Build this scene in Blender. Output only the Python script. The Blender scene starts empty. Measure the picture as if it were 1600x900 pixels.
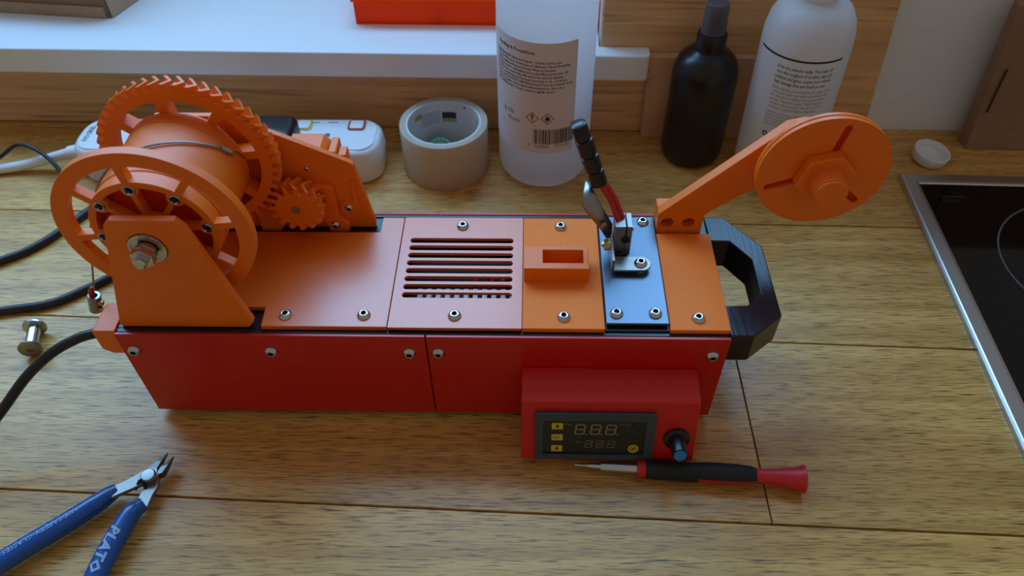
import bpy, bmesh, math, random
from math import sin, cos, pi, radians, atan2, hypot, sqrt
from mathutils import Vector, Matrix
from mathutils.geometry import tessellate_polygon
random.seed(7)
scene = bpy.context.scene
C = scene.collection

# ------------------------------------------------------------------ camera
F_PX = 1206.7
cam_d = bpy.data.cameras.new('camera')
cam = bpy.data.objects.new('camera', cam_d); C.objects.link(cam)
cam_d.sensor_width = 36.0; cam_d.lens = F_PX / 1600 * 36.0; cam_d.clip_start = .01
cam_d.dof.use_dof = True; cam_d.dof.focus_distance = .545; cam_d.dof.aperture_fstop = 8.0
PITCH, YAW, ROLL = radians(47.291), radians(1.789), radians(-.877)
fw = Vector((-sin(YAW)*cos(PITCH), cos(YAW)*cos(PITCH), -sin(PITCH)))
rt = Vector((cos(YAW), sin(YAW), 0)); up = rt.cross(fw)
r2 = rt*cos(ROLL) + up*sin(ROLL); u2 = up*cos(ROLL) - rt*sin(ROLL)
mx = Matrix((r2, u2, -fw)).transposed().to_4x4(); mx.translation = (0, 0, .479)
cam.matrix_world = mx
scene.camera = cam

# ------------------------------------------------------------------ world, daylight, exposure
wd = bpy.data.worlds.new('world'); scene.world = wd; wd.use_nodes = True
bg = wd.node_tree.nodes['Background']
bg.inputs['Color'].default_value = (1.0, .89, .77, 1); bg.inputs['Strength'].default_value = .24
la = bpy.data.lights.new('window_daylight', 'AREA'); la.shape = 'RECTANGLE'
la.size = 1.68; la.size_y = .76; la.energy = 40; la.color = (.25, .57, 1.0)
lo = bpy.data.objects.new('window_daylight', la); C.objects.link(lo)
lo.location = (-.42, .93, .90); lo.rotation_euler = (radians(-90), 0, radians(-1.3))
vs = scene.view_settings
vs.view_transform = 'Standard'; vs.look = 'None'; vs.gamma = 1; vs.use_curve_mapping = False; vs.exposure = 0.0

# ------------------------------------------------------------------ helpers
def lin(c): 
    c = c/255
    return c/12.92 if c <= .04045 else ((c+.055)/1.055)**2.4
def S(r, g, b): return (lin(r), lin(g), lin(b), 1)
MATS = {}
def mat(name, col, rough=.5, metal=0., bump=None, spec=.5, trans=0., sss=0., coat=0., var=None, alpha=1., ior=None, stretch=(1,1,1)):
    """bump=(noise scale, strength); var=(noise scale, second colour)"""
    m = bpy.data.materials.new(name); m.use_nodes = True; MATS[name] = m
    nt = m.node_tree; b = nt.nodes['Principled BSDF']
    b.inputs['Base Color'].default_value = col; b.inputs['Roughness'].default_value = rough
    b.inputs['Metallic'].default_value = metal; b.inputs['Specular IOR Level'].default_value = spec
    b.inputs['Transmission Weight'].default_value = trans; b.inputs['Coat Weight'].default_value = coat
    b.inputs['Alpha'].default_value = alpha
    if ior: b.inputs['IOR'].default_value = ior
    if sss:
        b.inputs['Subsurface Weight'].default_value = sss; b.inputs['Subsurface Radius'].default_value = (.01, .004, .002); b.inputs['Subsurface Scale'].default_value = .3
    if bump or var:
        tc = nt.nodes.new('ShaderNodeTexCoord'); mp = nt.nodes.new('ShaderNodeMapping'); mp.inputs['Scale'].default_value = stretch
        nt.links.new(tc.outputs['Object'], mp.inputs['Vector'])
    if bump:
        n = nt.nodes.new('ShaderNodeTexNoise'); n.inputs['Scale'].default_value = bump[0]; n.inputs['Detail'].default_value = 2
        bp = nt.nodes.new('ShaderNodeBump'); bp.inputs['Strength'].default_value = bump[1]; bp.inputs['Distance'].default_value = bump[2] if len(bump) > 2 else .00005
        nt.links.new(mp.outputs[0], n.inputs['Vector']); nt.links.new(n.outputs['Fac'], bp.inputs['Height']); nt.links.new(bp.outputs[0], b.inputs['Normal'])
    if var:
        n = nt.nodes.new('ShaderNodeTexNoise'); n.inputs['Scale'].default_value = var[0]; n.inputs['Detail'].default_value = 5
        r = nt.nodes.new('ShaderNodeValToRGB'); r.color_ramp.elements[0].position = .35; r.color_ramp.elements[1].position = .68
        r.color_ramp.elements[0].color = col; r.color_ramp.elements[1].color = var[1]
        nt.links.new(mp.outputs[0], n.inputs['Vector']); nt.links.new(n.outputs['Fac'], r.inputs[0]); nt.links.new(r.outputs[0], b.inputs['Base Color'])
    return m
def wood(name, light, mid, dark, pore=True, rough=.36, sx=3.0, sy=80.0, pores=(60, 1150), porepos=(.50, .72)):
    """planks with the grain along x"""
    m = bpy.data.materials.new(name); m.use_nodes = True; MATS[name] = m
    nt = m.node_tree; L = nt.links.new; b = nt.nodes['Principled BSDF']
    b.inputs['Roughness'].default_value = rough
    tc = nt.nodes.new('ShaderNodeTexCoord')
    def noise(scale, detail, dist=0.):
        mp = nt.nodes.new('ShaderNodeMapping'); mp.inputs['Scale'].default_value = scale
        oi = nt.nodes.new('ShaderNodeObjectInfo'); L(tc.outputs['Object'], mp.inputs['Vector'])
        ml = nt.nodes.new('ShaderNodeMath'); ml.operation = 'MULTIPLY'; ml.inputs[1].default_value = 37.
        L(oi.outputs['Random'], ml.inputs[0]); L(ml.outputs[0], mp.inputs['Location'])
        n = nt.nodes.new('ShaderNodeTexNoise'); n.inputs['Scale'].default_value = 1; n.inputs['Detail'].default_value = detail; n.inputs['Distortion'].default_value = dist
        L(mp.outputs[0], n.inputs['Vector']); return n
    n1 = noise((sx, sy, sy), 6, .6)
    r1 = nt.nodes.new('ShaderNodeValToRGB'); e = r1.color_ramp.elements
    e[0].position = .30; e[0].color = mid; e[1].position = .66; e[1].color = light
    L(n1.outputs['Fac'], r1.inputs[0]); colout = r1.outputs[0]
    n3 = noise((5, 9, 9), 3)
    mxb = nt.nodes.new('ShaderNodeMixRGB'); mxb.blend_type = 'MULTIPLY'; mxb.inputs[0].default_value = .5
    r3 = nt.nodes.new('ShaderNodeValToRGB'); r3.color_ramp.elements[0].color = (.72, .70, .66, 1); r3.color_ramp.elements[1].color = (1.1, 1.1, 1.1, 1)
    r3.color_ramp.elements[0].position = .35; r3.color_ramp.elements[1].position = .65
    L(n3.outputs['Fac'], r3.inputs[0]); L(colout, mxb.inputs[1]); L(r3.outputs[0], mxb.inputs[2]); colout = mxb.outputs[0]
    if pore:
        n2 = noise((pores[0], pores[1], pores[1]), 2, .35)
        r2_ = nt.nodes.new('ShaderNodeValToRGB'); r2_.color_ramp.elements[0].position = porepos[0]; r2_.color_ramp.elements[1].position = porepos[1]
        L(n2.outputs['Fac'], r2_.inputs[0])
        mx_ = nt.nodes.new('ShaderNodeMixRGB'); mx_.inputs[2].default_value = dark
        L(r2_.outputs[0], mx_.inputs[0]); L(colout, mx_.inputs[1]); colout = mx_.outputs[0]
        bp = nt.nodes.new('ShaderNodeBump'); bp.inputs['Strength'].default_value = .35; bp.inputs['Distance'].default_value = .00012; bp.invert = True
        L(r2_.outputs[0], bp.inputs['Height']); L(bp.outputs[0], b.inputs['Normal'])
    L(colout, b.inputs['Base Color'])
    return m

class MB:
    def __init__(s, M=None): s.v = []; s.f = []; s.M = M or Matrix.Identity(4)
    def add(s, vs, fs):
        o = len(s.v); s.v += [s.M @ Vector(p) for p in vs]; s.f += [tuple(i+o for i in f) for f in fs]; return s
    def box(s, x0, x1, y0, y1, z0, z1):
        return s.add([(x0,y0,z0),(x1,y0,z0),(x1,y1,z0),(x0,y1,z0),(x0,y0,z1),(x1,y0,z1),(x1,y1,z1),(x0,y1,z1)],
                     [(0,3,2,1),(4,5,6,7),(0,1,5,4),(1,2,6,5),(2,3,7,6),(3,0,4,7)])
    def prism(s, loops, a0, a1, ax='z'):
        if not isinstance(loops[0][0], (tuple, list, Vector)): loops = [loops]
        mp = {'z': lambda u, v, h: (u, v, h), 'y': lambda u, v, h: (u, h, v), 'x': lambda u, v, h: (h, u, v)}[ax]
        flat = [p for l in loops for p in l]; n = len(flat)
        tris = tessellate_polygon([[Vector((p[0], p[1], 0)) for p in l] for l in loops]) if (len(loops) > 1 or len(loops[0]) > 4) else [tuple(range(n))]
        vs = [mp(p[0], p[1], a0) for p in flat] + [mp(p[0], p[1], a1) for p in flat]
        fs = [tuple(reversed(t)) for t in tris] + [tuple(i+n for i in t) for t in tris]
        o = 0
        for l in loops:
            k = len(l)
            fs += [(o+i, o+(i+1) % k, n+o+(i+1) % k, n+o+i) for i in range(k)]; o += k
        return s.add(vs, fs)
    def slices(s, rings, cap=True):
        """stack of equal-length 3-D rings"""
        n = len(rings[0]); vs = [p for r in rings for p in r]; fs = []
        for k in range(len(rings)-1):
            fs += [(k*n+i, k*n+(i+1) % n, (k+1)*n+(i+1) % n, (k+1)*n+i) for i in range(n)]
        if cap: fs += [tuple(reversed(range(n))), tuple((len(rings)-1)*n+i for i in range(n))]
        return s.add(vs, fs)
    def lathe(s, prof, seg=32, ax='z', c=(0,0,0), a0=0., a1=2*pi):
        full = abs(a1-a0-2*pi) < 1e-6
        na = seg if full else seg+1; vs = []; fs = []
        for r, h in prof:
            for i in range(na):
                a = a0+(a1-a0)*i/seg; u, v = r*cos(a), r*sin(a)
                p = {'z': (u, v, h), 'y': (u, h, v), 'x': (h, u, v)}[ax]
                vs.append((p[0]+c[0], p[1]+c[1], p[2]+c[2]))
        for k in range(len(prof)-1):
            for i in range(seg):
                j = (i+1) % na
                fs.append((k*na+i, k*na+j, (k+1)*na+j, (k+1)*na+i))
        if not full:
            fs += [tuple(k*na for k in range(len(prof))), tuple(k*na+seg for k in range(len(prof)))]
        return s.add(vs, fs)
    def cyl(s, r, h0, h1, seg=24, ax='z', c=(0,0,0)): return s.lathe([(0, h0), (r, h0), (r, h1), (0, h1)], seg, ax, c)
    def tube(s, pts, r, seg=10, flat=1.):
        n = len(pts); pts = [Vector(p) for p in pts]; rings = []; prev = None
        for i, p in enumerate(pts):
            t = (pts[min(i+1, n-1)]-pts[max(i-1, 0)]).normalized()
            ref = Vector((0, 0, 1)) if abs(t.z) < .95 else Vector((0, 1, 0))
            if prev is None: a = t.cross(ref).normalized()
            else: a = (prev-t*prev.dot(t)).normalized()
            prev = a; b = t.cross(a); rr = r[i] if isinstance(r, (list, tuple)) else r
            rings.append([tuple(p+a*rr*cos(2*pi*k/seg)+b*rr*flat*sin(2*pi*k/seg)) for k in range(seg)])
        return s.slices(rings)
    def build(s, name, m, parent=None, bevel=0, seg=2, smooth=35, stuff=False):
        vs = [Vector(p) for p in s.v]
        lo_ = Vector([min(p[i] for p in vs) for i in range(3)]); hi_ = Vector([max(p[i] for p in vs) for i in range(3)])
        c = Vector(((lo_.x+hi_.x)/2, (lo_.y+hi_.y)/2, lo_.z))
        me = bpy.data.meshes.new(name); bm = bmesh.new()
        bv = [bm.verts.new(p-c) for p in vs]
        for f in s.f:
            try: bm.faces.new([bv[i] for i in f])
            except ValueError: pass
        bmesh.ops.remove_doubles(bm, verts=bm.verts, dist=1e-6)
        bmesh.ops.dissolve_degenerate(bm, edges=bm.edges, dist=1e-7)
        bmesh.ops.recalc_face_normals(bm, faces=bm.faces)
        bm.to_mesh(me); bm.free()
        if smooth: me.shade_smooth(); me.set_sharp_from_angle(angle=radians(smooth))
        me.materials.append(m)
        o = bpy.data.objects.new(name, me); C.objects.link(o)
        adopt(o, parent, Matrix.Translation(c))
        if bevel:
            bv_ = o.modifiers.new('bevel', 'BEVEL'); bv_.width = bevel; bv_.segments = seg; bv_.limit_method = 'ANGLE'; bv_.angle_limit = radians(40); bv_.harden_normals = True
        if stuff: o['kind'] = 'stuff'
        return o
def wm(o):
    if o is None: return Matrix.Identity(4)
    return (wm(o.parent) @ o.matrix_parent_inverse if o.parent else Matrix.Identity(4)) @ o.matrix_basis
def adopt(o, parent, M):
    o.matrix_basis = M
    if parent is not None:
        o.parent = parent; o.matrix_parent_inverse = wm(parent).inverted()
def thing(name, label, cat, loc=(0,0,0)):
    o = bpy.data.objects.new(name, None); C.objects.link(o); o.location = loc; o.empty_display_size = .02
    o['label'] = label; o['category'] = cat; return o
def tag(o, label, cat): o['label'] = label; o['category'] = cat; return o
def struct(o): o['kind'] = 'structure'; return o
def dup(src, parent, M):
    o = src.copy(); C.objects.link(o); adopt(o, parent, M); return o
def spline(pts, n=8):
    """Catmull-Rom through points"""
    P = [Vector(p) for p in pts]; P = [P[0]*2-P[1]] + P + [P[-1]*2-P[-2]]; out = []
    for i in range(1, len(P)-2):
        for k in range(n):
            t = k/n; a, b, c, d = P[i-1:i+3]
            out.append(.5*((2*b)+(c-a)*t+(2*a-5*b+4*c-d)*t*t+(3*b-a-3*c+d)*t**3))
    out.append(P[-2]); return out
def circ(r, n=32, c=(0,0), a0=0.): return [(c[0]+r*cos(a0+2*pi*i/n), c[1]+r*sin(a0+2*pi*i/n)) for i in range(n)]
def rrect(x0, x1, y0, y1, r, n=5):
    out = []
    for cx, cy, a in ((x1-r, y1-r, 0), (x0+r, y1-r, pi/2), (x0+r, y0+r, pi), (x1-r, y0+r, 1.5*pi)):
        out += [(cx+r*cos(a+pi/2*i/n), cy+r*sin(a+pi/2*i/n)) for i in range(n+1)]
    return out
def text2d(s, size, align='LEFT', bold=0., sx=1., shear=0.):
    cu = bpy.data.curves.new('t', 'FONT'); cu.body = s; cu.size = size; cu.align_x = align; cu.resolution_u = 1; cu.offset = bold*size; cu.shear = shear
    o = bpy.data.objects.new('t', cu); me = bpy.data.meshes.new_from_object(o)
    v = [(p.co.x*sx, p.co.y) for p in me.vertices]; f = [tuple(p.vertices) for p in me.polygons]
    bpy.data.objects.remove(o); bpy.data.curves.remove(cu); bpy.data.meshes.remove(me)
    return v, f
def seven(mb, x, y, w, h, t, put):
    """one seven-segment 8; put maps (u, v) to 3-D"""
    sl = .12*h
    def q(a, b, c, d):
        vs = [put(x+u+v*sl/h, y+v) for u, v in (a, b, c, d)]; mb.add(vs, [(0, 1, 2, 3)])
    for v0 in (0, h/2-t/2, h-t): q((t*.7, v0), (w-t*.7, v0), (w-t*.7, v0+t), (t*.7, v0+t))
    for u0 in (0, w-t):
        for v0 in (t*.7, h/2+t*.3): q((u0, v0), (u0+t, v0), (u0+t, v0+h/2-t), (u0, v0+h/2-t))

# ------------------------------------------------------------------ materials
M_or = mat('orange_plastic', S(238, 111, 4), .40, spec=.5, bump=(900, .05))
M_or_tex = mat('orange_textured_plastic', S(250, 122, 26), .6, spec=.35, bump=(1500, .8, .00022))
M_or_layer = mat('orange_layered_plastic', S(225, 102, 16), .30, spec=.88, bump=(700, .25), stretch=(1, 1, 1))
M_red = mat('red_gloss_plastic', S(196, 18, 16), .30, bump=(60, .03))
M_redp = mat('red_printed_plastic', S(205, 20, 16), .45, bump=(900, .12))
M_blk = mat('black_plastic', S(22, 23, 26), .28)
M_blk_print = mat('black_printed_plastic', S(24, 26, 30), .30, bump=(420, 1., .0002), stretch=(1, .08, 1))
M_blkm = mat('black_matte', S(16, 16, 18), .6)
M_cable = mat('black_cable_sheath', S(20, 20, 24), .38)
M_al = mat('brushed_aluminium', S(110, 122, 134), .42, 1., bump=(120, .12), stretch=(1, 8, 1))
M_al_dark = mat('cast_aluminium', S(160, 158, 152), .42, 1., bump=(500, .2))
M_steel = mat('polished_steel', S(196, 198, 202), .17, 1.)
M_steel_b = mat('brushed_steel', S(150, 148, 146), .32, 1., bump=(300, .08), stretch=(1, .05, 1))
M_steel_d = mat('dark_ground_steel', S(112, 110, 108), .3, 1.)
M_steel_h = mat('hob_frame_steel', S(206, 205, 202), .34, 1., bump=(300, .08), stretch=(1, .05, 1))
M_brass = mat('brass', S(190, 165, 110), .3, 1.)
M_copper = mat('copper_ferrule', S(196, 130, 100), .3, 1.)
M_wire = mat('steel_wire', S(150, 146, 140), .35, 1.)
M_redwire = mat('red_silicone', S(178, 24, 30), .3)
M_white = mat('white_plastic', S(225, 227, 230), .35)
M_sill = mat('white_gloss_paint', S(232, 234, 236), .28)
M_wall = mat('white_wall_paint', S(226, 230, 236), .7, bump=(300, .1))
def frosted(name, col, tcol, mixf, rough):
    m = mat(name, col, rough); nt = m.node_tree; b = nt.nodes['Principled BSDF']; out = nt.nodes['Material Output']
    t = nt.nodes.new('ShaderNodeBsdfTranslucent'); t.inputs[0].default_value = tcol; x = nt.nodes.new('ShaderNodeMixShader'); x.inputs[0].default_value = mixf
    nt.links.new(b.outputs[0], x.inputs[1]); nt.links.new(t.outputs[0], x.inputs[2]); nt.links.new(x.outputs[0], out.inputs[0]); return m
M_frost = frosted('frosted_bottle', S(232, 236, 240), S(252, 254, 255), .86, .36)
M_tape = frosted('clear_tape_film', S(214, 204, 184), S(240, 222, 190), .35, .22)
M_tray = frosted('orange_translucent_tray', S(255, 98, 6), S(255, 140, 10), .8, .25)
def hatch(m, ang, freq, strength):
    nt = m.node_tree; b = nt.nodes['Principled BSDF']; tc = nt.nodes.new('ShaderNodeTexCoord'); mp = nt.nodes.new('ShaderNodeMapping'); mp.inputs['Rotation'].default_value = (0, 0, ang)
    w = nt.nodes.new('ShaderNodeTexWave'); w.inputs['Scale'].default_value = freq; w.inputs['Distortion'].default_value = .3
    bp = nt.nodes.new('ShaderNodeBump'); bp.inputs['Strength'].default_value = strength; bp.inputs['Distance'].default_value = .00006
    nt.links.new(tc.outputs['Object'], mp.inputs['Vector']); nt.links.new(mp.outputs[0], w.inputs['Vector']); nt.links.new(w.outputs['Fac'], bp.inputs['Height']); nt.links.new(bp.outputs[0], b.inputs['Normal'])
hatch(M_or_layer, radians(-45), 200, .5)
M_wbot = frosted('white_bottle_plastic', S(232, 235, 240), S(246, 250, 252), .45, .36)
M_or_glow = frosted('orange_glow_tint', S(250, 78, 8), S(255, 96, 8), .6, .45)  # brighter red-orange paints in the glow of light bouncing inside the hub
M_or_tr = frosted('orange_translucent_plastic', S(238, 111, 4), S(255, 118, 6), .12, .40)
M_label = mat('label_paper', S(208, 206, 212), .55)
M_ink = mat('black_ink', S(28, 26, 28), .6)
M_ink_grey = mat('grey_ink', S(95, 96, 100), .6)
M_ink_red = mat('red_ink', S(176, 62, 52), .6)
M_ink_blue = mat('blue_ink', S(50, 80, 140), .6)
M_ink_white = mat('pale_ink', S(150, 180, 215), .6)
M_spray = mat('black_bottle_plastic', S(10, 10, 13), .30, spec=.5)
M_clear = mat('clear_smoky_plastic', S(150, 152, 165), .15, trans=.75, ior=1.3)
M_bluegrip = mat('blue_grip', S(16, 78, 146), .22)
M_card = mat('cardboard', S(150, 118, 92), .85, bump=(200, .1), var=(18, S(138, 107, 82)))
M_card_l = mat('cardboard_light', S(176, 148, 120), .85, bump=(200, .1), var=(18, S(166, 138, 112)))
M_core = mat('white_card_core', S(205, 208, 212), .6)
M_glass_black = mat('hob_black_glass', S(8, 8, 10), .06)
M_gold = mat('olive_gold_print', S(168, 150, 90), .5)
M_navy = mat('navy_print', S(38, 36, 58), .5)
M_teal = mat('teal_print', S(40, 130, 150), .5)
M_yg = mat('yellow_green_print', S(170, 205, 90), .5)
M_disp = mat('display_frame', S(52, 62, 70), .4)
M_dispb = mat('display_face', S(22, 28, 33), .3)
M_seg = mat('unlit_digit', S(140, 130, 104), .5)
M_seg2 = mat('unlit_small_digit', S(112, 104, 92), .5)
M_yel = mat('yellow_key', S(206, 180, 30), .5)
M_blue = mat('blue_knob_cap', S(28, 130, 200), .4)
M_dredprint = mat('dark_red_grip', S(200, 26, 34), .42)
M_glass = bpy.data.materials.new('window_glass'); M_glass.use_nodes = True
nt = M_glass.node_tree; nt.nodes.clear()
o_ = nt.nodes.new('ShaderNodeOutputMaterial'); t_ = nt.nodes.new('ShaderNodeBsdfTransparent'); g_ = nt.nodes.new('ShaderNodeBsdfGlossy'); x_ = nt.nodes.new('ShaderNodeMixShader')
g_.inputs['Roughness'].default_value = .02; x_.inputs[0].default_value = .06
nt.links.new(t_.outputs[0], x_.inputs[1]); nt.links.new(g_.outputs[0], x_.inputs[2]); nt.links.new(x_.outputs[0], o_.inputs[0])
M_oak = wood('oak_worktop',  S(226, 176, 98), S(192, 142, 70), S(104, 68, 28))
M_gap = mat('dark_joint', S(30, 20, 12), .8)
M_panel = wood('brown_wood_panel', S(236, 190, 136), S(208, 160, 106), S(146, 104, 64), pore=True, rough=.5, sx=2.0, sy=70, pores=(5, 200), porepos=(.55, .8))
M_ply = wood('pale_offcut', S(222, 178, 136), S(204, 160, 120), S(160, 116, 84), rough=.6, sx=30, sy=12, pores=(120, 60), porepos=(.66, .8))

# ------------------------------------------------------------------ worktop of oak planks
wt = thing('worktop', 'oak worktop of long planks under the orange and red machine', 'worktop', (0, .37, -.04))
MB().box(-1.0, .95, .03, .70, -.04, -.006).build('core_board', M_gap, wt)
s1 = lambda x: .5275-.021*x
s2 = lambda x: .3930-.036*x
s3 = lambda x: .2385-.035*x
s0 = lambda x: .700-.022*x
s4 = lambda x: .078-.035*x
g = .0006
def plank(xa, xb, lo_, hi_, name='plank'):
    m = MB(); m.prism([(xa, lo_(xa)+g), (xb, lo_(xb)+g), (xb, hi_(xb)-g), (xa, hi_(xa)-g)], -.006, 0)
    return m.build(name, M_oak, wt, bevel=.0005, seg=1)
plank(-1.0, .95, s1, s0); plank(-1.0, -.16, s2, s1); plank(-.1590, .95, s2, s1)
plank(-1.0, .1610, s3, s2); plank(.1618, .95, s3, s2)
plank(-1.0, -.42, s4, s3); plank(-.4190, .95, s4, s3)

struct(MB().box(-2.2, 2.2, -2.4, .70, -.95, -.90).build('floor', M_panel))
# ------------------------------------------------------------------ back wall, panel, sill, window  (wall frame)
WM = Matrix.Translation((0, .6655, 0)) @ Matrix.Rotation(-.0225, 4, 'Z')
wl = struct(MB(WM).prism([[(-1.6, -.04), (1.2, -.04), (1.2, 1.9), (-1.6, 1.9)], [(-1.26, .07), (.066, .07), (.066, 1.56), (-1.26, 1.56)], [(.10, .30), (.42, .30), (.42, 1.56), (.10, 1.56)]], .012, .20, 'y').build('wall_back', M_wall))
pn = MB(WM).prism([(-1.6, .001), (.3405, .001), (.326, .182), (.0665, .182), (.0665, .069), (-1.6, .069)], 0, .0119, 'y').build('trim_1', M_panel, None, bevel=.001)
struct(pn)
sill = MB(WM).prism([(-1.5, -.0185), (.108, -.0185), (.111, -.0168), (.1125, -.013), (.1125, -.0005), (.0655, -.0005), (.0655, .1545), (-1.255, .1545), (-1.255, .0118), (-1.5, .0118)], .0712, .0975).build('trim_2', M_sill, None, bevel=.0035, seg=3)
struct(sill)
win = struct(MB(WM).prism([[(-1.26, .098), (.066, .098), (.066, 1.56), (-1.26, 1.56)], [(-1.22, .14), (-.62, .14), (-.62, 1.52), (-1.22, 1.52)], [(-.58, .14), (.026, .14), (.026, 1.52), (-.58, 1.52)]], .155, .195, 'y').build('window_1', M_sill, None, bevel=.004))
MB(WM).box(-1.22, -.62, .172, .176, .14, 1.52).build('pane', M_glass, win)
MB(WM).box(-.58, .026, .172, .176, .14, 1.52).build('pane', M_glass, win)
win2 = struct(MB(WM).prism([[(.10, .30), (.42, .30), (.42, 1.56), (.10, 1.56)], [(.14, .34), (.38, .34), (.38, 1.52), (.14, 1.52)]], .155, .195, 'y').build('window_2', M_sill, None, bevel=.004))  # unseen right-hand window, added for the reflections on metal plate and handle
MB(WM).box(.14, .38, .172, .176, .34, 1.52).build('pane', M_glass, win2)

# offcut of pale wood leaning at the wall
tag(MB(WM).prism([(.114, .0008), (.222, .0008), (.2115, .0925), (.1125, .0925)], -.0105, -.0015, 'y').build('wood_offcut', M_ply, None, bevel=.0006), 'thin pale wood offcut standing against the wall behind the black spray bottle', 'wood piece')

# ------------------------------------------------------------------ the machine
mc = thing('filament_machine', 'orange and red 3D-printed benchtop machine with gear spool, vents and display', 'machine', (-.07, .374, 0))
ZT = .0915
case = MB()
case.box(-.269, .1295, .3157, .319, .0055, ZT).box(-.269, .1295, .4285, .4315, .0055, ZT)
case.box(-.269, -.262, .319, .4285, .0055, ZT).box(.124, .1295, .319, .4285, .0055, ZT).box(-.262, .124, .319, .4285, .0055, .010)
case.box(-.262, -.0905, .405, .4285, .084, .0908).box(-.262, -.165, .319, .345, .084, .0908).box(.0500, .0917, .319, .4285, .0885, .0930)
case.build('case', M_blk, mc, bevel=.0008)
for fx, fy in ((-.24, .335), (.10, .335), (-.24, .415), (.10, .415)):
    MB().lathe([(0, 0), (.006, 0), (.007, .001), (.007, .0056), (0, .0056)], 20, c=(fx, fy, 0)).build('foot', M_blkm, mc)
for xa, xb in ((-.270, -.0669), (-.0661, .1305)):
    MB().box(xa, xb, .3134, .3157, .0055, .0917).build('front_panel', M_red, mc, bevel=.0005)
    MB().box(xa, xb, .4315, .4338, .0055, .0917).build('back_panel', M_red, mc, bevel=.0005)
# left end cap
e = MB(); e.prism([(-.2699, .069), (-.2785, .069), (-.2853, .0735), (-.2855, .0905), (-.2845, .0925), (-.2699, .0925)], .3155, .3395, 'y'); e.build('end_cap', M_or, mc, bevel=.001)
# top plates
PZ = .0952
p1 = MB().prism([(-.0917, .3188), (-.0917, .4243), (-.1075, .4243), (-.1075, .4084), (-.262, .4084), (-.262, .3352), (-.1745, .3352), (-.1738, .3188)], ZT, PZ); p1 = p1.build('cover_plate', M_or_layer, mc, bevel=.0005)
slots = []
for i in range(8):
    y = .4000-.00755*i; slots.append(rrect(-.085, -.0108, y-.0025, y+.0025, .0024, 4))
MB().prism([[(-.0911, .3186), (-.0042, .3186), (-.0042, .4243), (-.0911, .4243)]]+slots, .0928, PZ).build('vent_plate', M_or_layer, mc)
p3 = MB().box(-.0038, .0497, .3186, .4243, ZT, PZ).build('cover_plate', M_or_tex, mc, bevel=.0005)
MB().prism([[(-.0031, .3600), (.0406, .3600), (.0406, .3813), (-.0031, .3813)], [(.0097, .3655), (.0372, .3655), (.0372, .3780), (.0097, .3780)]], PZ, .1082).build('socket_box', M_or, mc, bevel=.0003)
MB().box(.0097, .0372, .3655, .3780, PZ, .0956).build('socket_floor', M_or, mc)
al = MB().box(.0507, .0912, .3222, .4246, .0945, .0968).build('metal_plate', M_al, mc, bevel=.0006)
MB().box(.0917, .1303, .3183, .4087, ZT, PZ).build('cover_plate', M_or_tex, mc, bevel=.0005)
# things seen through the vents
pcb = MB().box(-.088, -.006, .325, .415, .060, .0616).build('circuit_board', M_blkm, mc)
tb = MB()
for i in range(11): tb.box(-.079+.0066*i, -.0757+.0066*i, .3625, .3740, .0617, .0722)
tb.build('terminal_block', M_white, pcb)
for i, x in enumerate((-.03, -.042, -.022)):
    MB().tube(spline([(x, .377+.002*i, .062), (x+.004, .380, .074), (x+.010, .386, .073), (x+.018, .390, .062)]), .0018, 8).build('red_wire', M_redwire, pcb)
# screws: button heads
sc_mb = MB(); R_ = .0046
sc_mb.lathe([(0, .0010), (.0018, .0010), (.0018, .0027), (.0023, .0029), (.0030, .0026), (.0040, .0015), (.0045, .0004), (.0045, 0), (0, 0)], 24)
screw0 = sc_mb.build('screw', M_steel, mc, smooth=50)
screw0.data.materials.append(M_blkm)  # socket faces coloured black for the shade inside the recess
for p_ in screw0.data.polygons:
    if p_.center.xy.length < .00185 and p_.center.z > .0002: p_.material_index = 1
def put_screw(M, parent=mc, s=1.):
    global first_screw
    M = M @ Matrix.Scale(s, 4)
    if first_screw: adopt(screw0, parent, M); first_screw = False; return screw0
    return dup(screw0, parent, M)
first_screw = True
for x, y, z in ((-.1595, .328, PZ), (-.1078, .3286, PZ), (-.0482, .4149, PZ), (-.0482, .3287, PZ), (.0231, .4148, PZ), (.0232, .3284, PZ), (.0575, .3304, .0968), (.0828, .3307, .0968), (.0828, .4187, .0968), (.1107, .3282, PZ)):
    put_screw(Matrix.Translation((x, y, z)))
RF = Matrix.Rotation(radians(90), 4, 'X')     # +z -> -y
for x, z in ((-.2621, .0754), (-.1702, .0755), (-.0782, .0755), (-.0591, .0757), (.121, .0751)):
    put_screw(Matrix.Translation((x, .3134, z)) @ RF)
# handle
ho = [(.1296, .4295), (.1440, .4293), (.1668, .3990), (.1668, .3340), (.1456, .3164), (.1296, .3164)]
hi = [(.1302, .4040), (.1443, .4036), (.1567, .3850), (.1567, .3530), (.1456, .3428), (.1302, .3420)]
ho2 = [(.1296, .4285), (.1436, .4280), (.1640, .3985), (.1640, .3350), (.1452, .3185), (.1296, .3185)]
MB().prism(ho+hi[::-1], .0665, .0925).build('carry_handle', M_blk_print, mc, bevel=.0012)
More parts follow.
